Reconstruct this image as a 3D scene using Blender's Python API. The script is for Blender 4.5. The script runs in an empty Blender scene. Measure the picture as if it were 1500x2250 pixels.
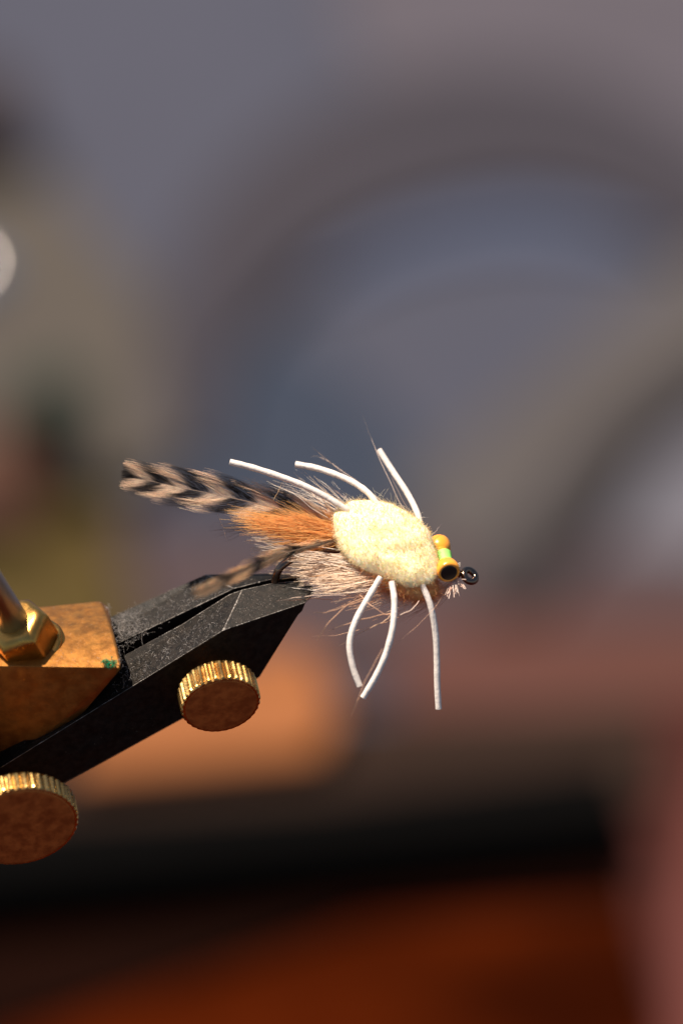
import bpy, bmesh, math, random
import numpy as np
from mathutils import Vector, Matrix
random.seed(7); rng = np.random.default_rng(11)
scn = bpy.context.scene
COL = scn.collection
# ------------------------------------------------------------ camera, sky, sun, exposure
PITCH = math.radians(35)          # the camera looks down at the vise
DIST = 450.0                      # mm, lens to the fly
PPM = 17.0                        # photograph pixels per mm where the fly is
MM = 0.001
sp, cp = math.sin(PITCH), math.cos(PITCH)
U = np.array((1.0, 0.0, 0.0)); V = np.array((0.0, sp, cp)); Wv = np.array((0.0, -cp, sp))
CAM = Wv * DIST
cam_d = bpy.data.cameras.new('camera'); cam = bpy.data.objects.new('camera', cam_d); COL.objects.link(cam)
cam.location = Vector(CAM) * MM
cam.rotation_euler = (math.radians(90) - PITCH, 0, 0)
cam_d.sensor_fit = 'VERTICAL'; cam_d.sensor_height = 36.0
cam_d.lens = 36.0 * DIST / (2250.0 / PPM)
cam_d.clip_start = 0.01; cam_d.clip_end = 100.0
cam_d.dof.use_dof = True; cam_d.dof.focus_distance = (DIST - 2.5) * MM
cam_d.dof.aperture_fstop = cam_d.lens / 17.5
scn.camera = cam
SUNL = np.array((-0.34, 0.85, 0.42)); SUNL /= np.linalg.norm(SUNL)      # towards the sun: right, up, towards the lens
SUN = SUNL[0] * U + SUNL[1] * V + SUNL[2] * Wv
elev = math.asin(SUN[2]); azim = math.atan2(SUN[0], SUN[1])
world = bpy.data.worlds.new('World'); scn.world = world; world.use_nodes = True
nt = world.node_tree; bg = nt.nodes['Background']
sky = nt.nodes.new('ShaderNodeTexSky'); sky.sky_type = 'NISHITA'; sky.sun_disc = False
sky.sun_elevation = elev; sky.sun_rotation = azim
nt.links.new(sky.outputs[0], bg.inputs[0]); bg.inputs[1].default_value = 0.05
sl = bpy.data.lights.new('sun', 'SUN'); sl.energy = 5.0; sl.angle = math.radians(0.5); sl.color = (1.0, 0.87, 0.73)
so = bpy.data.objects.new('sun', sl); COL.objects.link(so)
so.rotation_euler = Vector(-SUN).to_track_quat('-Z', 'Y').to_euler()
scn.view_settings.view_transform = 'Standard'; scn.view_settings.look = 'None'
scn.view_settings.exposure = 0.78; scn.view_settings.gamma = 1.0

# ------------------------------------------------------------ helpers
def P(px, py, w=0.0):
    """photograph position and distance in front of the focus plane (mm) -> place in the world (mm)"""
    s = (DIST - w) / DIST
    return CAM + U * ((px - 750) / PPM * s) + V * (-(py - 1125) / PPM * s) - Wv * (DIST - w)
def G(px, py, z):
    """the point of the horizontal level z (mm) that the lens sees there"""
    d = U * ((px - 750) / PPM) - V * ((py - 1125) / PPM) - Wv * DIST
    return CAM + d * ((z - CAM[2]) / d[2])
def dirv(a, b, c): 
    d = a * U + b * V + c * Wv
    return d / np.linalg.norm(d)
def nrm(v): return v / np.linalg.norm(v)
def obj(name, me, mat=None, parent=None, smooth=False):
    if isinstance(me, bmesh.types.BMesh):
        bm = me; me = bpy.data.meshes.new(name); bm.to_mesh(me); bm.free()
    o = bpy.data.objects.new(name, me); COL.objects.link(o)
    if mat: me.materials.append(mat)
    if smooth and len(me.polygons): me.polygons.foreach_set('use_smooth', [True] * len(me.polygons))
    if parent: o.parent = parent
    return o
def bmv(bm, p): return bm.verts.new(Vector(p) * MM)
def thing(name, label, cat):
    o = bpy.data.objects.new(name, None); COL.objects.link(o); o.empty_display_size = 0.01
    o['label'] = label; o['category'] = cat
    return o
def tag(o, label, cat, group=None):
    o['label'] = label; o['category'] = cat
    if group: o['group'] = group
    return o
def bevel(o, w, seg=3, ang=25):
    m = o.modifiers.new('bevel', 'BEVEL'); m.width = w * MM; m.segments = seg; m.limit_method = 'ANGLE'; m.angle_limit = math.radians(ang)
    m.harden_normals = True
    for p in o.data.polygons: p.use_smooth = True
    return m
def catmull(pts, n):
    pts = [np.array(p, float) for p in pts]
    if len(pts) == 2: return np.array([pts[0] + (pts[1] - pts[0]) * t for t in np.linspace(0, 1, n)])
    pp = [2 * pts[0] - pts[1]] + pts + [2 * pts[-1] - pts[-2]]
    out = []
    for t in np.linspace(0, len(pts) - 1 - 1e-6, n):
        i = int(t); f = t - i; a, b, c, d = pp[i:i + 4]
        out.append(0.5 * ((2 * b) + (-a + c) * f + (2 * a - 5 * b + 4 * c - d) * f * f + (-a + 3 * b - 3 * c + d) * f ** 3))
    return np.array(out)
def tube_bm(path, radii, sides=16, cap=True, bm=None):
    bm = bm or bmesh.new(); n = len(path); rings = []
    t0 = nrm(path[1] - path[0]); a = nrm(np.cross(t0, Wv if abs(np.dot(t0, Wv)) < .9 else U))
    for i in range(n):
        t = nrm(path[min(i + 1, n - 1)] - path[max(i - 1, 0)])
        a = nrm(a - t * np.dot(a, t)); b = np.cross(t, a)
        r = radii[i] if hasattr(radii, '__len__') else radii
        rings.append([bmv(bm, path[i] + r * (a * math.cos(k * 2 * math.pi / sides) + b * math.sin(k * 2 * math.pi / sides))) for k in range(sides)])
    for i in range(n - 1):
        for k in range(sides):
            bm.faces.new((rings[i][k], rings[i][(k + 1) % sides], rings[i + 1][(k + 1) % sides], rings[i + 1][k]))
    if cap: bm.faces.new(rings[0][::-1]); bm.faces.new(rings[-1])
    return bm
def frame_of(n, hint=V):
    n = nrm(n); x = nrm(np.cross(hint, n)); y = np.cross(n, x); return x, y, n
def lathe_bm(c, axis, prof, sides=48, bm=None, hint=V):
    """prof: (radius, height along axis) from one end to the other"""
    bm = bm or bmesh.new(); x, y, n = frame_of(axis, hint); rings = []
    for r, h in prof:
        rings.append([bmv(bm, c + n * h + max(r, 1e-4) * (x * math.cos(k * 2 * math.pi / sides) + y * math.sin(k * 2 * math.pi / sides))) for k in range(sides)])
    for i in range(len(rings) - 1):
        for k in range(sides):
            bm.faces.new((rings[i][k], rings[i][(k + 1) % sides], rings[i + 1][(k + 1) % sides], rings[i + 1][k]))
    bm.faces.new(rings[0][::-1]); bm.faces.new(rings[-1])
    return bm
def strands(name, pts, rad, colr, mat, parent=None, sides=3):
    """pts (M,N,3) mm, rad (M,N) mm, colr (M,N,3): every hair a thin closed prism in one mesh"""
    M, N, _ = pts.shape
    t = np.gradient(pts, axis=1); t /= np.linalg.norm(t, axis=2, keepdims=True) + 1e-9
    a = np.cross(t, Wv); a /= np.linalg.norm(a, axis=2, keepdims=True) + 1e-9
    b = np.cross(t, a)
    ring = []
    for k in range(sides):
        an = 2 * math.pi * k / sides
        ring.append(pts + rad[..., None] * (a * math.cos(an) + b * math.sin(an)))
    co = np.stack(ring, axis=2).reshape(-1, 3) * MM
    base = (np.arange(M)[:, None] * N + np.arange(N - 1)[None, :]).reshape(-1) * sides
    fs = []
    for k in range(sides):
        k2 = (k + 1) % sides
        fs.append(np.stack([base + k, base + k2, base + sides + k2, base + sides + k], axis=1))
    faces = np.concatenate(fs).astype(np.int32)
    me = bpy.data.meshes.new(name)
    me.vertices.add(len(co)); me.vertices.foreach_set('co', co.astype(np.float32).ravel())
    me.loops.add(faces.size); me.loops.foreach_set('vertex_index', faces.ravel())
    me.polygons.add(len(faces)); me.polygons.foreach_set('loop_start', np.arange(len(faces), dtype=np.int32) * 4)
    me.polygons.foreach_set('use_smooth', np.ones(len(faces), dtype=bool))
    me.update(calc_edges=True)
    ca = me.color_attributes.new('Col', 'FLOAT_COLOR', 'POINT')
    c4 = np.ones((M, N, sides, 4), np.float32); c4[..., :3] = colr[:, :, None, :]
    ca.data.foreach_set('color', c4.ravel())
    return obj(name, me, mat, parent)

# ------------------------------------------------------------ materials
def mat_new(name):
    m = bpy.data.materials.new(name); m.use_nodes = True
    return m, m.node_tree, m.node_tree.nodes['Principled BSDF']
def pmat(name, col, rough=0.5, metal=0.0, spec=0.5, noise=0.0, nscale=300.0, bump=0.0, bscale=900.0, col2=None, coat=0.0):
    m, t, b = mat_new(name)
    b.inputs['Roughness'].default_value = rough; b.inputs['Metallic'].default_value = metal
    b.inputs['Specular IOR Level'].default_value = spec
    b.inputs['Base Color'].default_value = (*col, 1)
    b.inputs['Coat Weight'].default_value = coat
    tc = t.nodes.new('ShaderNodeTexCoord')
    if noise or col2:
        n = t.nodes.new('ShaderNodeTexNoise'); n.inputs['Scale'].default_value = nscale; n.inputs['Detail'].default_value = 6
        t.links.new(tc.outputs['Object'], n.inputs['Vector'])
        r = t.nodes.new('ShaderNodeValToRGB')
        c2 = col2 or tuple(c * (1 - noise) for c in col)
        r.color_ramp.elements[0].position = .35; r.color_ramp.elements[1].position = .65
        r.color_ramp.elements[0].color = (*c2, 1); r.color_ramp.elements[1].color = (*col, 1)
        t.links.new(n.outputs['Fac'], r.inputs[0]); t.links.new(r.outputs[0], b.inputs['Base Color'])
    if bump:
        n2 = t.nodes.new('ShaderNodeTexNoise'); n2.inputs['Scale'].default_value = bscale; n2.inputs['Detail'].default_value = 5
        t.links.new(tc.outputs['Object'], n2.inputs['Vector'])
        bp = t.nodes.new('ShaderNodeBump'); bp.inputs['Strength'].default_value = bump; bp.inputs['Distance'].default_value = 0.0002
        t.links.new(n2.outputs['Fac'], bp.inputs['Height']); t.links.new(bp.outputs[0], b.inputs['Normal'])
    return m
def hair_mat(name, trans=0.35, rough=0.35):
    m, t, b = mat_new(name)
    a = t.nodes.new('ShaderNodeAttribute'); a.attribute_name = 'Col'
    b.inputs['Roughness'].default_value = rough; b.inputs['Specular IOR Level'].default_value = .18
    t.links.new(a.outputs['Color'], b.inputs['Base Color'])
    tr = t.nodes.new('ShaderNodeBsdfTranslucent'); t.links.new(a.outputs['Color'], tr.inputs[0])
    mx = t.nodes.new('ShaderNodeMixShader'); mx.inputs[0].default_value = trans
    t.links.new(b.outputs[0], mx.inputs[1]); t.links.new(tr.outputs[0], mx.inputs[2])
    t.links.new(mx.outputs[0], t.nodes['Material Output'].inputs['Surface'])
    return m
def worn_metal(name, col, dark, speck, rough, metal, speck_amt=.64, edge=None, bs=260):
    """blackened or tarnished metal with fine dust specks, blotches and rubbed edges"""
    m, t, b = mat_new(name); L = t.links.new
    tc = t.nodes.new('ShaderNodeTexCoord')
    def noise(s, d=6, r=.6):
        n = t.nodes.new('ShaderNodeTexNoise'); n.inputs['Scale'].default_value = s; n.inputs['Detail'].default_value = d; n.inputs['Roughness'].default_value = r
        L(tc.outputs['Object'], n.inputs['Vector']); return n
    def ramp(src, p0, p1, c0, c1):
        r = t.nodes.new('ShaderNodeValToRGB'); r.color_ramp.elements[0].position = p0; r.color_ramp.elements[1].position = p1
        r.color_ramp.elements[0].color = (*c0, 1); r.color_ramp.elements[1].color = (*c1, 1); L(src, r.inputs[0]); return r
    blot = ramp(noise(bs).outputs['Fac'], .38, .62, dark, col)
    sp1 = ramp(noise(5600, 3, .75).outputs['Fac'], speck_amt, speck_amt + .10, (0, 0, 0), (1, 1, 1))
    big = ramp(noise(500, 4).outputs['Fac'], .4, .6, (.25,) * 3, (1, 1, 1))
    mul = t.nodes.new('ShaderNodeMath'); mul.operation = 'MULTIPLY'; L(sp1.outputs[0], mul.inputs[0]); L(big.outputs[0], mul.inputs[1])
    mix = t.nodes.new('ShaderNodeMix'); mix.data_type = 'RGBA'; L(mul.outputs[0], mix.inputs['Factor']); L(blot.outputs[0], mix.inputs[6]); mix.inputs[7].default_value = (*speck, 1)
    last = mix.outputs[2]
    # dust settles on upward faces; thinner elsewhere, it also paints the shaded sides darker
    g0 = t.nodes.new('ShaderNodeNewGeometry'); sx = t.nodes.new('ShaderNodeSeparateXYZ'); L(g0.outputs['True Normal'], sx.inputs[0])
    up = t.nodes.new('ShaderNodeMapRange'); up.inputs['From Min'].default_value = .2; up.inputs['From Max'].default_value = .6; up.inputs['To Min'].default_value = .06
    L(sx.outputs['Z'], up.inputs['Value']); mu = t.nodes.new('ShaderNodeMath'); mu.operation = 'MULTIPLY'; L(mul.outputs[0], mu.inputs[0]); L(up.outputs[0], mu.inputs[1]); L(mu.outputs[0], mix.inputs['Factor'])
    if edge:
        bv = t.nodes.new('ShaderNodeBevel'); bv.inputs['Radius'].default_value = 0.00022; bv.samples = 4
        geo = t.nodes.new('ShaderNodeNewGeometry'); dp = t.nodes.new('ShaderNodeVectorMath'); dp.operation = 'DOT_PRODUCT'
        L(bv.outputs[0], dp.inputs[0]); L(geo.outputs['True Normal'], dp.inputs[1])
        er = ramp(dp.outputs['Value'], .955, .995, (1, 1, 1), (0, 0, 0))
        er2 = ramp(noise(900, 5).outputs['Fac'], .42, .58, (0,) * 3, (1,) * 3)
        m2 = t.nodes.new('ShaderNodeMath'); m2.operation = 'MULTIPLY'; L(er.outputs[0], m2.inputs[0]); L(er2.outputs[0], m2.inputs[1])
        mx2 = t.nodes.new('ShaderNodeMix'); mx2.data_type = 'RGBA'; L(m2.outputs[0], mx2.inputs['Factor']); L(last, mx2.inputs[6]); mx2.inputs[7].default_value = (*edge, 1)
        last = mx2.outputs[2]
    L(last, b.inputs['Base Color'])
    b.inputs['Metallic'].default_value = metal; b.inputs['Specular IOR Level'].default_value = .16
    rr = ramp(noise(700).outputs['Fac'], .3, .7, (rough * .75,) * 3, (min(1, rough * 1.3),) * 3); L(rr.outputs[0], b.inputs['Roughness'])
    bp = t.nodes.new('ShaderNodeBump'); bp.inputs['Strength'].default_value = .35; bp.inputs['Distance'].default_value = 0.00008
    L(noise(2600, 4, .7).outputs['Fac'], bp.inputs['Height']); L(bp.outputs[0], b.inputs['Normal'])
    return m
M_jaw = worn_metal('blackened_steel', (.016, .012, .009), (.005, .004, .003), (.38, .33, .28), .5, .0, .61, bs=1100)
M_edge = worn_metal('rubbed_steel_edge', (.17, .145, .12), (.012, .010, .009), (.6, .55, .5), .4, .2, .5, bs=900)
M_body = worn_metal('black_vise_body', (.012, .010, .009), (.006, .005, .005), (.10, .09, .08), .5, .2, .70)
M_brass = worn_metal('tarnished_brass', (.47, .20, .045), (.33, .135, .032), (.75, .5, .32), .45, .85, .62, bs=620)
M_knurl = worn_metal('polished_brass', (.78, .50, .17), (.50, .26, .07), (.9, .7, .4), .26, 1.0, .72)
M_face = worn_metal('stained_brass_face', (.66, .235, .055), (.40, .135, .035), (.7, .36, .2), .42, .62, .70, bs=700)
M_nut = worn_metal('bright_brass', (.66, .36, .09), (.46, .22, .05), (.9, .7, .4), .30, 1.0, .74)
M_steel = pmat('brushed_steel', (.42, .36, .32), .28, 1.0, bump=.1)
M_hook = pmat('bronzed_wire', (.22, .15, .11), .16, 1.0)
M_rubber = pmat('white_rubber', (.82, .73, .65), .5, bump=.35, bscale=2500, noise=.12, nscale=900)
M_orange = pmat('orange_enamel', (.98, .37, .035), .30, coat=.3, noise=.12, nscale=500, bump=.08, bscale=2500)
M_black = pmat('black_enamel', (.004, .004, .004), .35)
M_green = pmat('green_thread_wraps', (.34, .78, .16), .55)
M_hair = hair_mat('guard_hair', .50)
M_fur = hair_mat('dyed_fluff', .60, .6)
M_vane = hair_mat('feather_barbs', .42, .45)
M_fuzz = hair_mat('yarn_fibres', .50, .7)

# ------------------------------------------------------------ the place behind, far out of focus
Z_T = -450.0      # bench top under the vise
Z_G = -850.0      # patio far below
def srgb(*c):
    """surface colour for a thing that a sunlit photograph shows as sRGB c"""
    return tuple(min(.9, ((x / 255 + .055) / 1.055) ** 2.4 / k) for x, k in zip(c, (2.75, 2.45, 2.18)))
def fabric(name, c, var=.8, rough=.95, s=6.0, spec=.04):
    return pmat(name, c, rough, spec=spec, col2=tuple(x * var for x in c), nscale=s)
def prism(name, top, thick, mat, bev=4.0):
    bm = bmesh.new(); tv = [bmv(bm, p) for p in top]; bv_ = [bmv(bm, p - np.array((0, 0, thick))) for p in top]
    bm.faces.new(tv); bm.faces.new(bv_[::-1]); n = len(tv)
    for i in range(n): bm.faces.new((tv[i], bv_[i], bv_[(i + 1) % n], tv[(i + 1) % n]))
    bmesh.ops.recalc_face_normals(bm, faces=bm.faces)
    o = obj(name, bm, mat)
    if bev: bevel(o, bev, 3)
    return o
def slab(name, poly, z, thick, mat, bev=4.0, round_=False):
    """a flat-topped thing with its top at height z, its outline given where the lens sees it"""
    if round_:
        poly = catmull([(*p, 0) for p in poly] + [(*poly[0], 0)], 60)[:-1, :2]
    return prism(name, [G(x, y, z) for x, y in poly], thick, mat, bev)
bm = bmesh.new(); bmesh.ops.create_grid(bm, x_segments=8, y_segments=8, size=30)
bmesh.ops.translate(bm, verts=bm.verts, vec=(0, 20, Z_G * MM))
g = obj('ground', bm, fabric('slate_patio', srgb(107, 104, 114), .9, s=2.5)); g['kind'] = 'structure'
tag(slab('mauve_board', [(760, -700), (2300, -700), (2300, 500), (1700, 420), (1450, 240), (1250, 160), (1000, 140), (820, 170), (740, 20)], Z_G + 9, 6, fabric('mauve_grey_board', srgb(122, 111, 115), .9)),
    'pale mauve-grey board lying blurred across the top right above the arched band', 'board')
outer = [(300, 980), (322, 760), (420, 480), (600, 290), (800, 180), (1000, 135), (1250, 150), (1450, 230), (1700, 400)]
inner = [(1640, 640), (1430, 500), (1250, 430), (1080, 420), (850, 480), (680, 580), (550, 720), (480, 900), (460, 1010)]
oo = [tuple(p[:2]) for p in catmull([(*p, 0) for p in outer], 40)]; ii = [tuple(p[:2]) for p in catmull([(*p, 0) for p in inner], 40)]
tag(slab('arched_band', oo + ii, Z_G + 16, 5, fabric('taupe_canvas', srgb(91, 83, 87), .92)),
    'wide dark taupe arched band, blurred, curving over the upper half behind the fly', 'arched band')
tag(slab('slate_panel', [(470, 760), (690, 760), (930, 1000), (980, 1180), (380, 1200), (400, 930)], Z_G + 8, 6, fabric('slate_panel', srgb(80, 85, 98), .9), round_=True),
    'dark slate-blue panel lying blurred inside the arched band, above the feather', 'panel')
tag(slab('blue_panel', [(900, 460), (1150, 385), (1400, 460), (1430, 540), (1150, 520), (900, 560), (760, 620), (690, 620)], Z_G + 6, 4, fabric('blue_grey_panel', srgb(114, 120, 142), .9), round_=True),
    'pale blue-grey panel lying blurred just under the top of the arched band', 'panel')
tag(slab('slanted_board', [(860, 1080), (1700, 420), (1700, 690), (1030, 1260)], Z_G + 18, 6, fabric('brown_grey_board', srgb(118, 107, 101), .9)),
    'broad slanting brown-grey board rising blurred to the right edge', 'board')
tag(slab('dark_strip', [(1040, 1330), (1230, 1040), (1400, 870), (1700, 650), (1700, 760), (1400, 990), (1160, 1340)], Z_G + 25, 5, fabric('charcoal_strip', srgb(80, 72, 70), .85)),
    'narrow charcoal strip slanting blurred below the broad brown-grey board', 'strip')
tag(slab('grey_board', [(1240, 1340), (1440, 1010), (1560, 780), (1900, 700), (1900, 1340)], Z_G + 12, 4, fabric('pale_grey_board', srgb(142, 134, 138), .92)),
    'pale grey board lying blurred at the right edge beside the charcoal strip', 'board')
tag(slab('mauve_mat', [(180, 1130), (1560, 1210), (1900, 1290), (1900, 1480), (120, 1480)], Z_G + 14, 6, fabric('mauve_cloth', srgb(108, 88, 87), .88)),
    'mauve-brown mat lying blurred beneath the fly and the jaw tip', 'mat')
tag(slab('red_mat', [(900, 1370), (1900, 1330), (1900, 1690), (820, 1690)], Z_G + 30, 12, fabric('dusty_red_cloth', srgb(130, 84, 72), .8)),
    'dusty red-brown mat lying blurred right of centre below the fly', 'mat')
tag(slab('olive_cloth', [(-500, 1110), (240, 1110), (330, 1440), (-500, 1500)], Z_G + 36, 10, fabric('olive_cloth', srgb(112, 90, 50), .75)),
    'olive-brown cloth lying blurred at the left edge above the brass nut', 'cloth')
tag(slab('rust_cloth', [(-500, 930), (50, 930), (80, 1130), (-500, 1150)], Z_G + 60, 10, fabric('rust_cloth', srgb(122, 84, 68), .8)),
    'rust-coloured cloth blurred at the left edge below the green tin', 'cloth')
tag(slab('taupe_board', [(-400, 280), (40, 290), (330, 640), (370, 1000), (190, 1090), (-400, 1090)], Z_G + 20, 8, fabric('warm_grey_board', srgb(120, 107, 95), .88)),
    'warm grey board lying blurred at the left edge behind the green tin', 'board')
c = G(110, 850, Z_G + 90)
tag(obj('green_tin', lathe_bm(c, np.array((0, 0, 1.0)), [(20, -70), (21, -69), (21, -4), (18, 0)], 32), fabric('green_paint', srgb(58, 72, 60)), smooth=False),
    'small dark green tin standing blurred at the left below the bright glint', 'tin')
tag(slab('brown_board', [(-600, 120), (30, 150), (60, 300), (-600, 330)], Z_G + 50, 12, fabric('brown_board', srgb(76, 60, 54))),
    'dark brown board lying blurred at the upper left edge', 'board')
ball = thing('metal_ball', 'shiny metal ball on a rod, blurred to a pale disc at the left edge', 'ball finial')
c = G(-50, 612, -432.0); c_rod = G(-700, 1100, Z_G)
ball.location = Vector(c_rod) * MM; BI = Matrix.Translation(-ball.location)
o = obj('ball', lathe_bm(c, np.array((0, 0, 1.0)), [(12 * math.sin(a), -12 * math.cos(a)) for a in np.linspace(0, math.pi, 33)], 48), pmat('chrome', (.75, .70, .66), .22, 1.0), smooth=True)
o.parent = ball; o.matrix_parent_inverse = BI
o = obj('rod', tube_bm(catmull([c, c_rod], 6), 1.6, 12), fabric('dull_rod', srgb(80, 66, 60)), smooth=True); o.parent = ball; o.matrix_parent_inverse = BI
# bench top and the things lying on it
far = G(750, 1590, Z_T)[1]
bench = prism('bench_top', [np.array(q) for q in ((-700.0, far, Z_T), (600.0, far, Z_T), (600.0, -1000.0, Z_T), (-700.0, -1000.0, Z_T))], 30, pmat('mahogany_stain', srgb(104, 36, 8), .9, spec=.0, col2=srgb(56, 17, 3), nscale=11), 3)
tag(bench, 'dark red-brown wooden bench top blurred along the bottom edge', 'bench')
tag(slab('orange_block', [(200, 1450), (690, 1410), (750, 1560), (700, 1650), (160, 1700)], Z_T + 16, 16, fabric('orange_wood', srgb(206, 126, 76), .86, s=20), 2),
    'bright orange wooden block lying blurred under the vise jaws', 'wooden block')
tag(slab('grey_tray', [(60, 1640), (760, 1570), (1440, 1540), (1450, 1760), (60, 1860)], Z_T + 7, 7, fabric('dark_taupe', srgb(72, 52, 42)), 2),
    'dark taupe tray lying blurred between the orange block and the black case', 'tray')
tag(slab('black_case', [(-900, 1850), (700, 1750), (1350, 1665), (1390, 1800), (700, 1870), (-900, 2040)], Z_T + 22, 22, fabric('black_leather', srgb(10, 7, 5), rough=.95, spec=.05), 2),
    'long black case lying blurred across the lower part of the picture', 'case')
tag(slab('dark_cloth', [(-900, 2030), (700, 1900), (1350, 1840), (1420, 1960), (800, 2010), (-200, 2330), (-900, 2400)], Z_T + 3, 3, fabric('dark_brown_cloth', srgb(38, 13, 3), .7), 1),
    'dark brown cloth lying blurred along the near side of the black case', 'cloth')
tag(slab('brown_cloth', [(1330, 1560), (1700, 1500), (1750, 2250), (1500, 2420), (1400, 2000)], Z_T + 4, 4, fabric('red_brown_cloth', srgb(100, 55, 47), .8), 2),
    'dark red-brown cloth lying blurred just left of the dusty pink cloth', 'cloth')
tag(slab('pink_cloth', [(1560, 1660), (2200, 1500), (2200, 2600), (1450, 2600), (1470, 2000)], Z_T + 9, 9, fabric('dusty_pink_cloth', srgb(140, 80, 70), .75), 4),
    'dusty pink cloth lying blurred in the lower right corner', 'cloth')

# ------------------------------------------------------------ the vise
vise = thing('tying_vise', 'black steel fly-tying vise with brass collar and screws holding the fly', 'vise')
vise.location = Vector(P(-150, 1760, -2)) * MM
bpy.context.view_layer.update()
def vpart(name, me, mat, smooth=False, parent=None):
    o = obj(name, me, mat, smooth=smooth)
    par = parent or vise
    o.parent = par
    o.matrix_parent_inverse = Matrix.Translation(-vise.location) if par is vise else Matrix.Identity(4)
    return o
# front jaw
def poly_solid(verts, faces):
    bm = bmesh.new(); vs = {k: bmv(bm, P(*v)) for k, v in verts.items()}
    for f in faces: bm.faces.new([vs[k] for k in f])
    bmesh.ops.recalc_face_normals(bm, faces=bm.faces)
    return bm
fv = dict(S0=(-60, 1632, -6), Sm=(267, 1444, 0), Sn=(400, 1372, 0), So=(504, 1306, .1), S1=(532, 1296, 0.2), S2=(600, 1281, 0.5), S3=(660, 1276, .6), Q=(688, 1289, 1.1), P=(689, 1300, 1.6),
          F0=(-60, 1725, .5), K=(490, 1385, 6.2), Nu=(671, 1324, 2.5), N=(664, 1342, 1.9), B3=(655, 1350, 1.0), B2=(570, 1487, -1.5), B1=(400, 1579, -1.5), B0=(-60, 1830, -7))
back = {}
for k in ('S0', 'Sm', 'Sn', 'So', 'S1', 'S2', 'S3', 'Q', 'P', 'Nu', 'N', 'B3', 'B2', 'B1', 'B0'):
    x, y, w = fv[k]
    back[k + 'b'] = (x, y, min(w, 0) - .25) if k[0] == 'S' else (x, y + 1, min(-3.2, w - 1))
back['Qb'] = (689, 1297, -.2); back['Pb'] = (687, 1309, -.3); back['Nub'] = (670, 1325, -.6); back['Nb'] = (663, 1343, -1); back['B3b'] = (654, 1351, -1.2)
allv = dict(fv); allv.update(back)
ring = ['S0', 'Sm', 'Sn', 'So', 'S1', 'S2', 'S3', 'Q', 'P', 'Nu', 'N', 'B3', 'B2', 'B1', 'B0']
faces = [('S0', 'Sm', 'Sn', 'So', 'S1', 'K', 'F0'), ('S1', 'S2', 'S3', 'Q', 'P', 'Nu', 'K'), ('K', 'Nu', 'N'), ('K', 'N', 'B3', 'B2'), ('K', 'B2', 'B1', 'B0', 'F0'), ('F0', 'B0', 'B0b', 'S0b', 'S0')]
for i in range(len(ring) - 1):
    a, b = ring[i], ring[i + 1]; faces.append((a, b, b + 'b', a + 'b'))
faces.append(tuple(k + 'b' for k in ring))
jf = vpart('jaw', poly_solid(allv, faces), M_jaw); jf.data.materials.append(M_edge); bevel(jf, .08, 2, 14).material = 1; jf['label'] = 'front half of the black jaws'
# rear jaw
rv = dict(a=(-60, 1530, -9), a2=(240, 1358, -5.5), b=(452, 1262, -5.5), c=(600, 1260, -3.6), d=(662, 1266, -1.5), e=(648, 1270, -.9), f=(600, 1271, -.9), g=(514, 1293, -1.2), g2=(400, 1347, -1.4), h=(253, 1416, -1.6), i=(-60, 1580, -7.5))
order = list(rv)
low = {}
for k in order:
    dep = dict(a=9, a2=9, b=8, c=1.6, d=.8, e=.8, f=1.6, g=4, g2=6, h=8, i=9)[k]
    p = P(*rv[k]) - np.array((0, 0, dep)); low[k + 'l'] = p
bm = bmesh.new(); vs = {k: bmv(bm, P(*v)) for k, v in rv.items()}; vs.update({k: bmv(bm, p) for k, p in low.items()})
bm.faces.new([vs[k] for k in ('a', 'a2', 'b', 'g', 'g2', 'h', 'i')]); bm.faces.new([vs[k] for k in ('b', 'c', 'f', 'g')]); bm.faces.new([vs[k] for k in ('c', 'd', 'e', 'f')])
for i in range(len(order)):
    a, b = order[i], order[(i + 1) % len(order)]; bm.faces.new([vs[a], vs[b], vs[b + 'l'], vs[a + 'l']])
bm.faces.new([vs[k + 'l'] for k in order[::-1]])
bmesh.ops.recalc_face_normals(bm, faces=bm.faces)
jr = vpart('jaw', bm, M_jaw); jr.data.materials.append(M_edge); bevel(jr, .08, 2, 14).material = 1; jr['label'] = 'rear half of the black jaws'
# brass collar (hull of a tapered block round the jaws)
def hull(pts):
    bm = bmesh.new(); [bmv(bm, P(*p)) for p in pts]
    r = bmesh.ops.convex_hull(bm, input=bm.verts)
    bmesh.ops.delete(bm, geom=[v for v in bm.verts if not v.link_faces], context='VERTS')
    bmesh.ops.dissolve_limit(bm, angle_limit=math.radians(3), verts=bm.verts, edges=bm.edges)
    bmesh.ops.recalc_face_normals(bm, faces=bm.faces); return bm
top = []
for k in range(9):                      # rounded upper side
    t = k / 8
    wv_ = -5.5 + 14.0 * t ** .95
    bul = math.sin(t * math.pi)
    top.append((222 + 47 * t + 3 * bul, 1321 + 146 * t - 4 * bul, wv_ + 1.5 * bul))
    top.append((-90 + 20 * t, 1352 + 110 * t - 6 * bul, wv_ + 1.5 * bul))
col_pts = top + [(262, 1474, 8.1), (150, 1608, -.3), (20, 1716, -6.0), (-90, 1800, -9.0), (-90, 1500, 7.0), (238, 1332, -8.5), (150, 1560, -8), (-90, 1360, -9), (-90, 1780, -10)]
cl = vpart('collar', hull(col_pts), M_brass); bevel(cl, .35, 3, 18)
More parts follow.
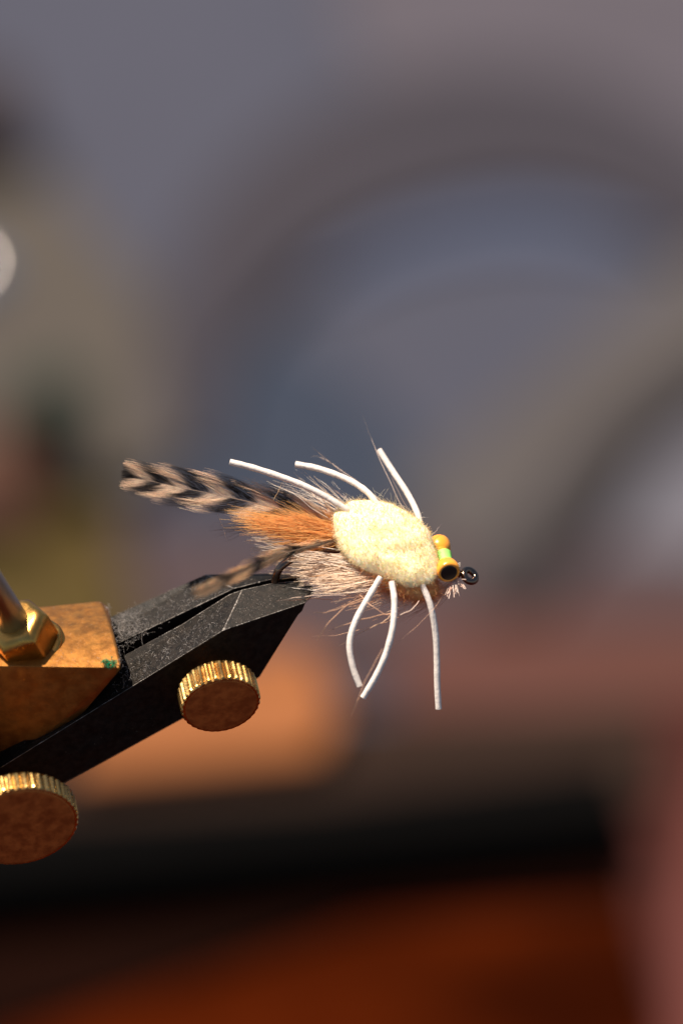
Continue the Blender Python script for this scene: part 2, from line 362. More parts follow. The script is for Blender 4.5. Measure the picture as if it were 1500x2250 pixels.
# brass nut, shoulder ring, steel rod
ax = dirv(-.32, .63, .71)
nut_c = P(35, 1375, 7.0)
sh = vpart('washer', lathe_bm(nut_c, ax, [(4.2, -6.5), (4.55, -6.4), (4.7, -5.2), (4.75, -4.75), (4.5, -4.6), (4.62, -4.35), (4.45, -4.05), (3.5, -4.0)], 56), M_nut, True)
def hexnut(c, R, lo):
    bm = bmesh.new(); c1 = (2.65 * U - 1.94 * V + 2.915 * Wv); n = ax; x = nrm(c1 - n * np.dot(c1, n)); y = np.cross(n, x)
    rings = []
    for rr, hh, rnd in ((R * .95, -lo, .6), (R, -lo + .3, 0), (R, -.45, 0), (R, -.15, .12), (R * .97, .2, .4), (R * .92, .55, .8), (R * .84, .85, 1), (R * .72, 1.02, 1)):
        ring_ = []
        for k in range(72):
            a = k * 2 * math.pi / 72
            hexr = math.cos(math.pi / 6) / math.cos((a % (math.pi / 3)) - math.pi / 6)
            ring_.append(bmv(bm, c + n * hh + rr * (hexr * (1 - rnd) + min(hexr, .92) * rnd) * (x * math.cos(a) + y * math.sin(a))))
        rings.append(ring_)
    for i in range(len(rings) - 1):
        for k in range(72): bm.faces.new((rings[i][k], rings[i][(k + 1) % 72], rings[i + 1][(k + 1) % 72], rings[i + 1][k]))
    bm.faces.new(rings[0][::-1]); bm.faces.new(rings[-1])
    return bm
hn = vpart('hex_nut', hexnut(nut_c, 4.39, 4.0), M_nut)
m = hn.modifiers.new('bevel', 'BEVEL'); m.width = .10 * MM; m.segments = 2; m.limit_method = 'ANGLE'; m.angle_limit = math.radians(40); m.harden_normals = True
for p in hn.data.polygons: p.use_smooth = True
rod = vpart('steel_rod', lathe_bm(nut_c, ax, [(1.0, .9), (1.95, .95), (2.05, 1.2), (2.05, 40), (1.8, 40.3)], 40), M_steel, False)
bevel(rod, .1, 2, 40)
# knurled thumb screws
def knurled(c, n, R, th, teeth, amp):
    bm = bmesh.new(); x, y, nn = frame_of(n, V); K = teeth * 6; rings = []
    prof = [(R * .90, -th, 0), (R - amp * .9, -th + .12, .3), (R, -th + .45, 1), (R, -th * .5, 1), (R, -.5, 1), (R - .05, -.28, .8), (R - amp * .8, -.07, .15), (R - amp - .25, 0, 0)]
    for rr, h, kk in prof:
        ring_ = []
        for k in range(K):
            ph = (k % 6) / 6; a = k * 2 * math.pi / K
            dpt = (0, 0, .35, 1, 1, .35)[k % 6] * amp * kk
            r = rr - dpt
            ring_.append(bmv(bm, c + nn * h + r * (x * math.cos(a) + y * math.sin(a))))
        rings.append(ring_)
    for i in range(len(rings) - 1):
        for k in range(K): bm.faces.new((rings[i][k], rings[i][(k + 1) % K], rings[i + 1][(k + 1) % K], rings[i + 1][k]))
    bm.faces.new(rings[0][::-1]); bm.faces.new(rings[-1])
    return bm
kn = dirv(.20, -.70, .70)
def screw(c, R, th, teeth, lab):
    k = vpart('thumb_screw', knurled(c, kn, R, th, teeth, .30), M_knurl); k['label'] = lab
    rf = R - .55; prof = [(rf, -.05), (rf, .012)] + [(rf * t, .02 + .14 * (1 - t * t)) for t in (.97, .9, .75, .5, .25, .02)]
    f = obj('screw_face', lathe_bm(c, kn, prof, 72), M_face, smooth=True); f.parent = k
    s = obj('screw_shaft', lathe_bm(c, kn, [(R * .36, -th - (6 if R < 6 else 3.2)), (R * .36, -th + .3)], 32), M_brass); s.parent = k
    bevel(s, .1, 2)
    return k
screw(P(486, 1551, 5.2), 5.2, 3.5, 34, 'smaller knurled brass thumb screw under the jaws')
screw(P(45, 1818, 8.0), 7.55, 3.0, 48, 'larger knurled brass thumb screw cut by the left edge')
# body bar and stem that carry the jaws, running out of the picture down to the bench
bm = hull([(-420, 1640, 4), (-30, 1560, 6), (-30, 1720, 7.2), (10, 1770, 2), (-420, 2010, 4), (-420, 1640, -9), (-30, 1560, -7), (0, 1770, -4), (-420, 2010, -9)])
bd = vpart('vise_body', bm, M_body); bevel(bd, .6, 3)
stem_top = P(-330, 1850, -2); foot = stem_top.copy(); foot[2] = Z_T + 12
st = vpart('stem', tube_bm([stem_top, stem_top * .5 + foot * .5, foot], 4.8, 32), M_steel, True)
bs = vpart('base_plate', lathe_bm(np.array((foot[0], foot[1], Z_T + 1.0)), np.array((0, 0, 1.0)), [(44, -.9), (46, .5), (46, 9), (44, 11)], 64), M_body)
bevel(bs, .8, 2)
# lint and dust caught on the jaws
def tri_sample(plist, n):
    """random points on the quad patch a b c d (world mm)"""
    a, b, c_, d = [P(*p) for p in plist]; u = rng.random((n, 1)); v = rng.random((n, 1))
    return (a * (1 - u) + b * u) * (1 - v) + (d * (1 - u) + c_ * u) * v
def lint(areas, parent, name='lint'):
    allp = []; 
    for quad, n, ln in areas:
        p0 = tri_sample(quad, n)
        for p in p0:
            L_ = ln * (.4 + 1.2 * random.random()); d = nrm(rng.normal(size=3)); d = nrm(d - Wv * 0 + V * .1); e = rng.normal(size=3) * .5
            q = [p + d * L_ * t + e * L_ * t * t + dirv(0, .65, .76) * (.05 + .12 * math.sin(math.pi * t)) for t in (0, .33, .66, 1)]
            allp.append(q)
    pts = np.array(allp); M_ = len(pts)
    rad = np.full((M_, 4), .013) * (.7 + .8 * rng.random((M_, 1)))
    colr = np.ones((M_, 4, 3)) * np.array((.75, .70, .66)) * (.5 + .5 * rng.random((M_, 1, 1)))
    o = strands(name, pts, rad, colr, M_hair); o['kind'] = 'stuff'; o.parent = parent
    o.matrix_parent_inverse = Matrix.Translation(-vise.location)
    return o
lint([([(250, 1365, -5), (300, 1340, -5), (330, 1390, -1.5), (268, 1430, -1.2)], 260, .7),
      ([(250, 1360, -5.4), (450, 1264, -5.4), (500, 1298, -1), (265, 1432, -1)], 260, .35),
      ([(270, 1455, .2), (540, 1300, .3), (490, 1385, 6.1), (240, 1535, 6.6)], 300, .3),
      ([(235, 1330, -5), (240, 1330, -5), (272, 1462, 8.4), (266, 1462, 8.4)], 90, .4),
      ([(110, 1336, -5.3), (222, 1323, -5.3), (262, 1460, 8.6), (110, 1450, 8.6)], 120, .3)], vise)
# crumb of green thread on the collar
q = []
for i in range(26):
    a = rng.random() * 6.28
    cc = P(241 + rng.normal() * 5, 1458 + rng.normal() * 3.2, 8.9)
    q.append([cc + rng.normal(size=3) * .28 for _ in range(5)])
q = np.array([catmull(x, 8) for x in q])
gt = strands('thread_scrap', q, np.full(q.shape[:2], .05), np.ones(q.shape) * np.array((.02, .42, .20)), M_fuzz)
gt.parent = vise; gt.matrix_parent_inverse = Matrix.Translation(-vise.location); gt['label'] = 'scrap of green thread on the brass collar'

# ------------------------------------------------------------ the fly
fly = thing('fishing_fly', 'cream yarn crab fly with white rubber legs and orange eyes, held in the jaws', 'fishing fly')
fly.location = Vector(P(848, 1200, 0)) * MM
FI = Matrix.Translation(-fly.location)
def fpart(o, parent=None, label=None):
    o.parent = parent or fly
    if not parent: o.matrix_parent_inverse = FI
    if label: o['label'] = label
    return o
# hook: wire and eye
path = catmull([P(1012, 1262, 1.0), P(960, 1245, 1.0), P(850, 1225, .4), P(740, 1208, 0), P(680, 1212, .5), P(646, 1225, 1.2), P(615, 1248, 1.2), P(604, 1278, .2), P(604, 1312, -.45)], 60)
hook = fpart(obj('hook', tube_bm(path, .52, 20), M_hook, smooth=True))
xe, ye, ne = frame_of(dirv(.48, .50, .72))
ec = P(1031, 1265, 1.0); bm = bmesh.new(); rings = []
for i in range(48):
    a = i * 2 * math.pi / 48; rad_dir = xe * math.cos(a) + ye * math.sin(a)
    rings.append([bmv(bm, ec + rad_dir * (.86 + .46 * math.cos(b)) + ne * .46 * math.sin(b)) for b in np.linspace(0, 2 * math.pi, 17)[:-1]])
for i in range(48):
    for k in range(16): bm.faces.new((rings[i][k], rings[(i + 1) % 48][k], rings[(i + 1) % 48][(k + 1) % 16], rings[i][(k + 1) % 16]))
fpart(obj('hook_eye', bm, M_hook, smooth=True), hook)
# shell: a thick oval pad of cream yarn
outline = [(732, 1133), (740, 1120), (757, 1109), (775, 1101), (812, 1100), (845, 1105), (875, 1116), (916, 1142), (944, 1172), (953, 1202), (962, 1233), (960, 1262), (943, 1281), (904, 1290), (873, 1280), (836, 1264), (797, 1249), (765, 1226), (744, 1196), (735, 1164)]
SC = (848, 1195); SW = 3.2; sn = nrm(np.array((.12, .42, .90)))
def plane_w(px, py): return SW - (sn[0] * (px - SC[0]) / PPM + sn[1] * (-(py - SC[1]) / PPM)) / sn[2]
N3 = sn[0] * U + sn[1] * V + sn[2] * Wv
oc = catmull([(*p, 0) for p in outline + outline[:1]], 97)[:-1, :2]
from mathutils import noise as mn
def shell_pt(ang_i, r, side):
    x, y = SC[0] + (oc[ang_i][0] - SC[0]) * r, SC[1] + (oc[ang_i][1] - SC[1]) * r
    p = P(x, y, plane_w(x, y))
    h = (1 - r ** 2.6) ** .5 if r < 1 else 0
    b = mn.noise(Vector(p) * .35) * .42 + mn.noise(Vector(p) * .9) * .10
    dip = math.exp(-((x - 868) ** 2 / 900 + (y - 1222) ** 2 / 160)) * .55
    return p + N3 * ((1.75 * h + (b - dip) * min(1, h * 1.3)) if side > 0 else -1.9 * h + b * .3 * h)
bm = bmesh.new(); NR = 22; rs = [math.sin(k / NR * math.pi / 2) for k in range(1, NR + 1)]
def build_side(side, rimv):
    rows = [[bmv(bm, shell_pt(i, r, side)) for i in range(96)] for r in rs[:-1]] + [rimv]
    cv = bmv(bm, shell_pt(0, 0.0001, side))
    for i in range(96):
        j = (i + 1) % 96
        bm.faces.new((cv, rows[0][i], rows[0][j]) if side > 0 else (cv, rows[0][j], rows[0][i]))
        for k in range(NR - 1):
            f = (rows[k][i], rows[k + 1][i], rows[k + 1][j], rows[k][j]); bm.faces.new(f if side > 0 else f[::-1])
rim = [bmv(bm, shell_pt(i, 1.0, 1)) for i in range(96)]
build_side(1, rim); build_side(-1, rim)
bmesh.ops.recalc_face_normals(bm, faces=bm.faces)
M_shell = pmat('cream_yarn', (1.0, .90, .62), .9, spec=.05, col2=(1.0, .84, .50), nscale=400, bump=.35, bscale=2200)
bb = M_shell.node_tree.nodes['Principled BSDF']; bb.inputs['Subsurface Weight'].default_value = .6; bb.inputs['Subsurface Radius'].default_value = (2.2, 1.0, .35); bb.inputs['Subsurface Scale'].default_value = .0009
shell = fpart(obj('yarn_shell', bm, M_shell, smooth=True))
def surf_samples(me, n):
    tri = []; area = []
    me.calc_loop_triangles()
    co = np.empty(len(me.vertices) * 3); me.vertices.foreach_get('co', co); co = co.reshape(-1, 3) / MM
    tv = np.empty(len(me.loop_triangles) * 3, dtype=np.int32); me.loop_triangles.foreach_get('vertices', tv); tv = tv.reshape(-1, 3)
    a, b, c_ = co[tv[:, 0]], co[tv[:, 1]], co[tv[:, 2]]
    cr = np.cross(b - a, c_ - a); ar = np.linalg.norm(cr, axis=1); nn = cr / (ar[:, None] + 1e-12)
    idx = rng.choice(len(ar), n, p=ar / ar.sum()); u = rng.random((n, 1)); v = rng.random((n, 1)); s = u + v > 1
    u = np.where(s, 1 - u, u); v = np.where(s, 1 - v, v)
    return a[idx] + (b - a)[idx] * u + (c_ - a)[idx] * v, nn[idx]
def fuzz(name, me, n, ln, rad, c1, c2, mat, tilt=.35, sag=None, N=5):
    p, nn = surf_samples(me, n)
    # neighbouring fibres lean the same way: tufts
    ph = np.array([[mn.noise(Vector(q) * 1.3), mn.noise(Vector(q) * 1.3 + Vector((9, 0, 0))), mn.noise(Vector(q) * 1.3 + Vector((0, 9, 0)))] for q in p])
    d = nn + ph * tilt * 2 + rng.normal(size=(n, 3)) * tilt * .45
    if sag is not None: d = d + sag
    d /= np.linalg.norm(d, axis=1, keepdims=True)
    flip = np.sign((d * nn).sum(1, keepdims=True)); flip[flip == 0] = 1; d *= flip
    L_ = ln * (.4 + rng.random((n, 1)) * .9); curl = rng.normal(size=(n, 3)) * .45
    t = np.linspace(0, 1, N)[None, :, None]
    pts = p[:, None] - nn[:, None] * .08 + d[:, None] * L_[:, None] * t + curl[:, None] * L_[:, None] * t * t
    rr = rad * (.6 + .8 * rng.random((n, 1))) * (1 - .6 * np.linspace(0, 1, N)[None])
    mixv = np.clip(rng.random((n, 1, 1)) * .8 + ph[:, :1, None] * .9, 0, 1)
    colr = (np.array(c1) * (1 - mixv) + np.array(c2) * mixv) * np.ones((n, N, 1))
    o = strands(name, pts, rr, colr, mat); o['kind'] = 'stuff'
    return o
fz = fuzz('yarn_fuzz', shell.data, 15000, .34, .024, (1.0, .90, .64), (1.0, .81, .48), M_fuzz); fpart(fz, shell)
# a few longer loose fibres on the back rim
lp = []
for _ in range(90):
    i = random.choice(list(range(5, 34)) + list(range(84, 96))); b_ = shell_pt(i, .97, 1); d = nrm(rng.normal(size=3) * .8 + V * .8 + N3 * .2)
    L_ = .5 + random.random() * 1.0
    lp.append(catmull([b_, b_ + d * L_ * .5 + rng.normal(size=3) * .15, b_ + d * L_ + rng.normal(size=3) * .45], 7))
lp = np.array(lp); o = strands('loose_fibre', lp, np.full(lp.shape[:2], .016), np.ones(lp.shape) * np.array((.8, .74, .6)), M_hair); o['kind'] = 'stuff'; fpart(o, shell)
# orange body added under the pad; yarn's shaded, glowing underside put into its colour
bm = bmesh.new(); bmesh.ops.create_uvsphere(bm, u_segments=40, v_segments=24, radius=1)
bx = nrm(P(955, 1290, 1.2) - P(770, 1200, 1.2)); by = nrm(N3 - bx * np.dot(N3, bx)); bz = np.cross(bx, by); bc = P(866, 1256, 2.8)
for v in bm.verts:
    q = np.array(v.co); p = bc + bx * q[0] * 6.2 + by * q[1] * 2.0 + bz * q[2] * 2.9
    p = p + nrm(q) * mn.noise(Vector(p) * .8) * .5
    v.co = Vector(p) * MM
bmesh.ops.recalc_face_normals(bm, faces=bm.faces)
belly = fpart(obj('underglow_body', bm, pmat('orange_underglow', (1.0, .56, .22), .85, col2=(.95, .46, .16), nscale=900, bump=.8, bscale=2500), smooth=True))
b2 = belly.active_material.node_tree.nodes['Principled BSDF']; b2.inputs['Subsurface Weight'].default_value = .7; b2.inputs['Subsurface Radius'].default_value = (3, 1.2, .4); b2.inputs['Subsurface Scale'].default_value = .001
fpart(fuzz('underglow_fuzz', belly.data, 7000, .8, .022, (1.0, .66, .34), (1.0, .52, .22), M_fur), belly)
# rubber legs
legs = [([(505, 1015, 2.5), (560, 1029, 2.6), (640, 1056, 2.8), (700, 1083, 2.9), (765, 1122, 2.6)], 'longest white rubber leg, reaching back over the feather'),
        ([(649, 1020, -1.5), (700, 1030, -1), (760, 1052, 0), (805, 1080, 1), (832, 1112, 1.6)], 'middle upper white rubber leg'),
        ([(832, 988, -3.0), (862, 1035, -2.2), (895, 1085, -1), (917, 1130, .3), (926, 1172, 1.2)], 'upper white rubber leg nearest the eyes'),
        ([(836, 1268, 5.6), (812, 1308, 6.2), (782, 1362, 6.8), (768, 1412, 7.0), (774, 1462, 6.8), (790, 1508, 6.5)], 'lower white rubber leg bowed to the left'),
        ([(860, 1278, 5.8), (866, 1320, 6.6), (862, 1380, 7.2), (846, 1440, 7.2), (823, 1490, 6.9), (797, 1533, 6.5)], 'lower white rubber leg curving in to touch its neighbour'),
        ([(926, 1283, 5.0), (945, 1330, 5.0), (956, 1390, 4.4), (959, 1450, 3.8), (960, 1505, 3.2), (963, 1558, 2.6)], 'straight lower white rubber leg nearest the hook eye')]
for pts, lab in legs:
    pth = catmull([P(*p) for p in pts], 44)
    rr = [.405 * (1 + .12 * mn.noise(Vector((i * .35, pts[0][0], 0)))) for i in range(44)]
    bm = tube_bm(pth, rr, 20)
    o = fpart(obj('rubber_leg', bm, M_rubber), label=lab); bevel(o, .05, 2, 50)
# eyes on a thread-wrapped bar
e_front = P(986, 1259, 4.6); e_dir = dirv(.20, -.52, .83); e_back = P(968, 1194, -.2)
e_dir2 = nrm(e_front - e_back)
def eye(c, n, lab):
    prof = [(.80, -2.5), (.85, -2.2), (1.0, -2.08), (1.24, -1.85), (1.42, -1.45), (1.51, -1.0), (1.53, -.65), (1.51, -.38), (1.44, -.16), (1.30, -.02), (1.10, .0), (1.08, -.06), (.0, -.06)]
    e = fpart(obj('eye', lathe_bm(c, n, prof, 64), M_orange, smooth=True), label=lab)
    pu = obj('pupil', lathe_bm(c, n, [(1.08, -.055), (1.06, -.02), (.8, -.01), (.02, -.005)], 64), M_black, smooth=True); fpart(pu, e)
    return e
eye(e_front, e_dir, 'nearer orange eye with its black pupil in view'); eye(P(961, 1193, -1.2), -nrm(e_dir * .6 + e_dir2 * .4), 'further orange eye seen from the side')
prof = []; 
for i in range(61):
    h = -1.15 + 2.3 * i / 60; env = .90 + .14 * abs(h / 1.15) ** 2; prof.append((env + .05 * abs(math.sin(i * math.pi / 4.0)), h))
mid = P(977, 1231, 2.4)
fpart(obj('thread_wrap', lathe_bm(mid, e_dir2, prof, 40), M_green, smooth=True))
# green thread strands crossing the wrap
# ---- hairs
def hair_bundle(name, n, roots, tips, bend, width_root, width_tip, r0, r1, cA, cB, mat, N=12, wav=.12, tipc=None, lenvar=.35, parent=None):
    out = []; radl = []; cl_ = []
    roots = np.array([P(*p) for p in roots]); tips = np.array([P(*p) for p in tips])
    for _ in range(n):
        s = random.random() * (len(roots) - 1); i = int(s); f = s - i
        a = roots[i] * (1 - f) + roots[min(i + 1, len(roots) - 1)] * f + rng.normal(size=3) * width_root
        s2 = min(max(s + rng.normal() * .18 * (len(roots) - 1), 0), len(roots) - 1.0001); i = int(s2); f = s2 - i
        b = tips[i] * (1 - f) + tips[min(i + 1, len(tips) - 1)] * f
        b = b + rng.normal(size=3) * width_tip
        b = a + (b - a) * (1 - lenvar * random.random() ** 1.6)
        m_ = (a + b) / 2 + (V * bend * (.5 + random.random()) + rng.normal(size=3) * np.linalg.norm(b - a) * .035)
        t = np.linspace(0, 1, N)[:, None]
        q = a * (1 - t) ** 2 + 2 * m_ * t * (1 - t) + b * t * t
        fr, ph = 4 + 6 * random.random(), random.random() * 6
        q = q + (V * np.sin(t * fr + ph) + U * .3 * np.cos(t * fr * 1.3 + ph)) * wav * t
        out.append(q); k = .6 + .7 * random.random()
        radl.append((r0 * (1 - t[:, 0]) + r1 * t[:, 0]) * k)
        mx = random.random(); c0 = np.array(cA) * (1 - mx) + np.array(cB) * mx
        cc = np.repeat(c0[None], N, 0)
        if tipc is not None:
            tt = np.clip((t - .75) / .25, 0, 1) * (random.random() < .5); cc = cc * (1 - tt) + np.array(tipc) * tt
        cl_.append(cc)
    o = strands(name, np.array(out), np.array(radl), np.array(cl_), mat); o['kind'] = 'stuff'
    return fpart(o, parent)
PINK = (1.0, .84, .72); TAN = (.96, .68, .48); PALE = (1.0, .94, .86)
# underbody hair sweeping back from below the pad
WARM = (1.0, .82, .63); CREAM = (1.0, .88, .74)
hair_bundle('body_hair', 170, [(820, 1190, -1), (860, 1230, -.5), (900, 1262, 0)], [(540, 1182, -3), (560, 1225, -2.6), (600, 1268, -2)], -.25, .35, .5, .056, .026, CREAM, WARM, M_hair, wav=.14, lenvar=.25)
hair_bundle('body_hair', 190, [(790, 1215, 3.0), (840, 1248, 3.8), (890, 1272, 4.2)], [(640, 1226, 2.6), (645, 1268, 4.4), (690, 1304, 5.6)], -.25, .3, .45, .056, .026, CREAM, WARM, M_hair, wav=.12, lenvar=.2)
hair_bundle('body_hair', 22, [(780, 1210, 3.2), (820, 1262, 4.6)], [(540, 1185, 3.2), (590, 1200, 3.4), (640, 1270, 4.4), (625, 1318, 6.0)], -.2, .3, .5, .046, .018, PALE, CREAM, M_hair, wav=.3, lenvar=.3)
hair_bundle('belly_hair', 80, [(880, 1268, 4.2), (975, 1282, 2.5)], [(710, 1322, 5), (830, 1338, 4.5)], -.6, .3, .6, .032, .012, (.80, .46, .26), WARM, M_hair, wav=.2)
hair_bundle('belly_hair', 60, [(985, 1278, 1.2), (1000, 1290, 1.5)], [(820, 1345, 1), (900, 1370, 2)], -.7, .15, .7, .02, .01, (.75, .42, .26), TAN, M_hair)
# clipped butts by the hook eye
hair_bundle('clipped_hair', 34, [(990, 1274, 3.2), (1003, 1268, 3.0)], [(985, 1314, 4.6), (1014, 1288, 4.2)], 0, .12, .40, .055, .065, (1.0, .72, .58), PALE, M_hair, wav=.03, lenvar=.3)
hair_bundle('clipped_hair', 8, [(985, 1250, 0), (995, 1255, 0)], [(1000, 1232, 0), (1010, 1240, 0)], 0, .1, .2, .05, .05, PALE, PALE, M_hair, wav=.02)
# hairs fanning above the tail
hair_bundle('back_hair', 62, [(770, 1150, 0), (790, 1130, 0)], [(590, 1075, -1), (690, 1060, -2)], .35, .4, 1.0, .042, .016, PALE, WARM, M_hair, wav=.3, lenvar=.5)
hair_bundle('back_hair', 50, [(760, 1150, -.5), (770, 1165, 0)], [(580, 1090, -1), (640, 1130, 0)], .3, .4, .6, .034, .014, (.45, .33, .24), TAN, M_hair, wav=.2, lenvar=.4)
# orange tail fluff
ORA = (1.0, .74, .34); ORB = (1.0, .54, .17)
for k, (tx, ty, tw, n) in enumerate([(500, 1128, 3, 260), (520, 1148, 3.5, 260), (560, 1165, 3.2, 260), (585, 1185, 3, 260), (610, 1118, 2.5, 260), (640, 1195, 3, 220), (700, 1110, 2.0, 140), (560, 1112, 2.0, 60)]):
    hair_bundle('tail_fluff', int(n * .8), [(752, 1158 + 3 * k, 1.2), (750, 1185, 1.8)], [(tx, ty, tw), (tx + 30, ty + 10, tw)],   .22 if ty < 1160 else -.25, .38, .75, .030, .012, ORA, ORB, M_fur, wav=.10, lenvar=.55)
# feathers
def feather(name, spine, halfw_up, halfw_dn, n, bars, cd, ct, ang=.42, label=None, rad=.022, wj=.4, seed=1, kf=.55):
    r_ = random.Random(seed)
    root = None
    sp_ = catmull([P(*p) for p in spine], 200); ds = np.linalg.norm(np.diff(sp_, axis=0), axis=1); s_acc = np.concatenate([[0], np.cumsum(ds)]); Ltot = s_acc[-1]
    rach = obj('rachis', tube_bm(sp_[::5], np.linspace(.07, .02, 40), 8), pmat(name + '_quill', (.30, .20, .13), .4), smooth=True)
    fe = rach; fe.name = name
    fpart(fe, label=label)
    for side, hw in ((1, halfw_up), (-1, halfw_dn)):
        out = []; rr = []; cc = []
        for k in range(n):
            u0 = (k + r_.random()) / n
            i0 = int(u0 * 198); p = sp_[i0]; t = nrm(sp_[min(i0 + 3, 199)] - sp_[max(i0 - 3, 0)]); perp = nrm(np.cross(Wv, t)) * -side
            if np.dot(perp, V) * side < 0: perp = -perp
            w_ = np.interp(u0, np.linspace(0, 1, len(hw)), hw) * (1 - .5 * max(0, u0 - .82) / .18) * (1 + wj * r_.uniform(-1, .5))
            Lb = min(w_ / math.sin(ang), (Ltot - s_acc[i0]) * 1.02 + .5 + .4 * r_.random()); N = 12
            pale = .06 if r_.random() < .03 else 0.0
            q = []; c_ = []; spl = .16 * mn.noise(Vector((u0 * 16, side * 3.1, seed))) + r_.gauss(0, .03)
            jit = r_.uniform(-.12, .12) * Lb * .3 + .8 * mn.noise(Vector((u0 * 22, side * 5.0, seed)))
            for j in range(N):
                f = j / (N - 1); a = (ang + spl) * (1.35 - .75 * f) * (1 - .75 * max(0, u0 - .82) / .18)
                q.append(p + t * (Lb * f * math.cos(a)) + perp * (Lb * f * math.sin(a)) * 1.0 + Wv * (.35 * math.sin(f * 2.2) * (w_ / 2.5) + r_.uniform(-.01, .01)) * (1 if side > 0 else .7))
                pos = (s_acc[i0] + kf * Lb * f + jit) / Ltot + side * .012
                v = np.interp(pos, *bars)
                c0 = np.array(cd) * (1 - v) + np.array(ct) * v
                c_.append(np.minimum(1, c0 * (.75 + .5 * r_.random()) + pale))
            out.append(q); rr.append(np.linspace(rad, rad * .35, N)); cc.append(c_)
        o = strands('vane', np.array(out), np.array(rr), np.array(cc), M_vane); o['kind'] = 'stuff'; fpart(o, fe)
    return fe
def barseq(edges, soft=.018):
    """edges: positions where tan and dark alternate, starting dark"""
    xs, ys = [0], [0]; v = 0
    for e in edges: xs += [e - soft, e + soft]; ys += [v, 1 - v]; v = 1 - v
    xs.append(1.2); ys.append(v); return (xs, ys)
DK = (.026, .018, .016); TN = (1.0, .72, .52)
bars = barseq([.05, .20, .31, .41, .52, .62, .72, .81, .89, .955])
feather('barred_feather', [(752, 1160, 0), (690, 1138, .5), (600, 1115, .8), (500, 1092, .8), (400, 1072, .5), (330, 1057, .2), (278, 1048, 0)],
        [2.0, 2.8, 3.2, 3.2, 3.1, 2.7, 1.9, .7], [1.4, 2.2, 2.9, 3.2, 3.0, 2.4, 1.5, .6], 900, bars, DK, TN, label='upper black and tan barred feather')
bars2 = barseq([.03, .22, .29, .47, .54, .70, .77, .97], .03)
feather('barred_feather', [(750, 1185, 3), (690, 1198, 5), (620, 1218, 9), (550, 1248, 14), (480, 1282, 19), (425, 1306, 23)],
        [.6, .8, 1.0, 1.1, 1.0, .8, .5], [.6, .8, 1.0, 1.1, 1.0, .8, .5], 360, bars2, DK, (1.0, .62, .34), ang=.22, label='lower barred feather drooping blurred over the jaws', seed=3, rad=.035)
# dark wispy barbs at the feather's lower side
hair_bundle('dark_wisp', 46, [(640, 1150, 0), (600, 1140, 0)], [(450, 1150, -3), (480, 1185, -3), (470, 1165, -3)], -.1, .3, .5, .014, .008, (.03, .02, .02), (.08, .05, .04), M_hair)
hair_bundle('dark_wisp', 50, [(560, 1075, -2), (690, 1105, -1)], [(480, 1060, -3), (590, 1050, -3)], .1, .3, .5, .016, .008, (.03, .02, .02), (.2, .13, .09), M_hair)
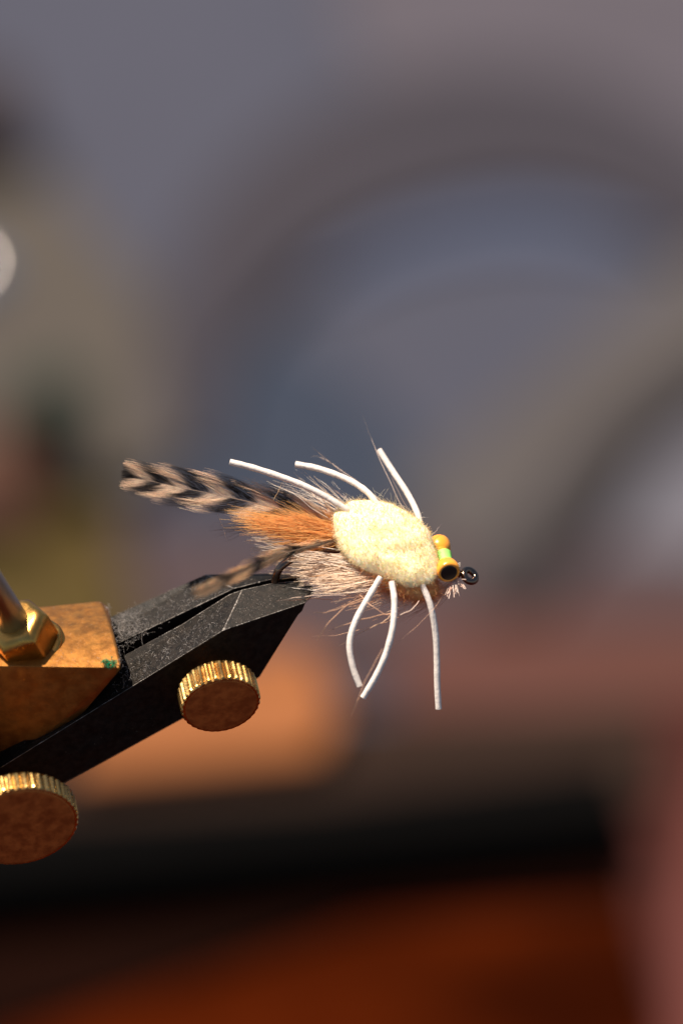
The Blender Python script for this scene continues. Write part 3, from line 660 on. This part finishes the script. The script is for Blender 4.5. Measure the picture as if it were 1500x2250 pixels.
# single hairs traced one by one
single = [([(930, 1150, 0), (885, 1115, -.5), (855, 1055, -1.5), (830, 1000, -2.5), (812, 955, -3), (797, 915, -3.2)], .030, PINK),
          ([(915, 1150, 0), (885, 1100, -1), (865, 1060, -2), (850, 1025, -2.6)], .032, (.55, .42, .36)),
          ([(850, 1110, 0), (800, 1070, -2), (745, 1030, -3), (705, 1005, -3.6), (683, 1003, -3.8)], .036, PINK),
          ([(840, 1105, 0), (780, 1065, -2), (730, 1020, -3), (700, 995, -3.6), (684, 981, -4)], .028, (.5, .38, .3)),
          ([(775, 1105, -3), (745, 1085, -4), (722, 1067, -4.5)], .05, (.60, .46, .40)),
          ([(745, 1140, 0), (700, 1100, -1), (665, 1060, -2), (645, 1037, -2.6)], .026, TAN),
          ([(740, 1150, 2), (690, 1120, 2.2), (645, 1085, 2.4), (600, 1066, 2.5), (588, 1062, 2.5)], .03, PALE),
          ([(748, 1140, 2), (715, 1110, 1.8), (680, 1080, 1.6), (655, 1065, 1.5)], .026, PALE),
          ([(600, 1100, 3.5), (612, 1078, 3.6), (622, 1055, 3.6)], .026, (.85, .62, .38)),
          ([(985, 1290, 1.5), (950, 1340, 2.2), (905, 1385, 3), (868, 1415, 3.4)], .016, TAN),
          ([(840, 1425, 7.6), (822, 1458, 7.7), (800, 1500, 7.8), (785, 1540, 7.8), (770, 1575, 7.8)], .030, TAN),
          ([(920, 1320, 3), (905, 1338, 3.2), (880, 1350, 3.3), (855, 1352, 3.4)], .05, PINK),
          ([(860, 1348, 3.6), (845, 1349, 3.8), (815, 1330, 4), (790, 1308, 4), (760, 1290, 3.6)], .045, TAN),
          ([(810, 1312, 3.4), (770, 1325, 4), (725, 1365, 4.6), (695, 1408, 5)], .06, (.72, .48, .32)),
          ([(800, 1318, 3), (750, 1335, 3.4), (718, 1345, 3.6), (688, 1346, 3.8)], .05, (.68, .46, .32)),
          ([(870, 1345, 3), (820, 1355, 3.4), (770, 1368, 3.8), (718, 1388, 4.2)], .06, (.72, .48, .32)),
          ([(870, 1360, 2), (810, 1378, 2.4), (740, 1395, 2.8), (685, 1398, 3)], .022, TAN),
          ([(880, 1355, 2), (830, 1372, 2.4), (790, 1392, 2.8), (745, 1420, 3.2)], .04, (.75, .55, .4)),
          ([(858, 1350, 2), (848, 1362, 2.4), (820, 1378, 2.5)], .07, (.75, .55, .4)),
          ([(800, 1270, 4), (740, 1263, 4.5), (690, 1266, 5), (620, 1272, 5.2)], .04, (.80, .52, .28)),
          ([(770, 1310, 4), (720, 1285, 4.8), (670, 1262, 5.4), (600, 1250, 5.5)], .035, (.50, .28, .14)),
          ([(770, 1300, 4), (700, 1298, 5), (650, 1292, 5.4), (628, 1291, 5.4)], .035, PALE),
          ([(760, 1308, 4.4), (700, 1308, 5), (650, 1313, 5.6), (608, 1321, 6)], .035, PINK),
          ([(730, 1318, 4.2), (690, 1315, 4.6), (650, 1319, 5), (615, 1318, 5.2)], .05, (.20, .10, .07)),
          ([(944, 1178, 1), (957, 1168, .6), (962, 1160, .4), (970, 1151, .2)], .028, (.62, .52, .48)),
          ([(905, 1140, 1.4), (925, 1137, 1.4), (941, 1137, 1.4)], .018, PALE),
          ([(730, 1170, 4.2), (690, 1185, 5), (660, 1205, 5.6), (640, 1222, 6)], .03, (.85, .5, .2)),
          ([(478, 1130, 0), (490, 1160, 0), (498, 1186, 0)], .016, TAN)]
for pts, r_, c_ in single:
    q = catmull([P(p[0], p[1], p[2] + (3.2 * min(1, max(0, (p[1] - 1295) / 35)) if p[0] > 680 else 0)) for p in pts], 24)
    for j in range(1, 24): q[j] = q[j] + V * .04 * math.sin(j * .9 + pts[0][0])
    rr = np.concatenate([np.full(14, r_), np.linspace(r_, r_ * .25, 10)])[None]
    cc = np.ones((1, 24, 3)) * np.array(c_); cc[0, -6:] *= .45
    fpart(strands('guard_hair', q[None], rr, cc, M_hair, sides=6))
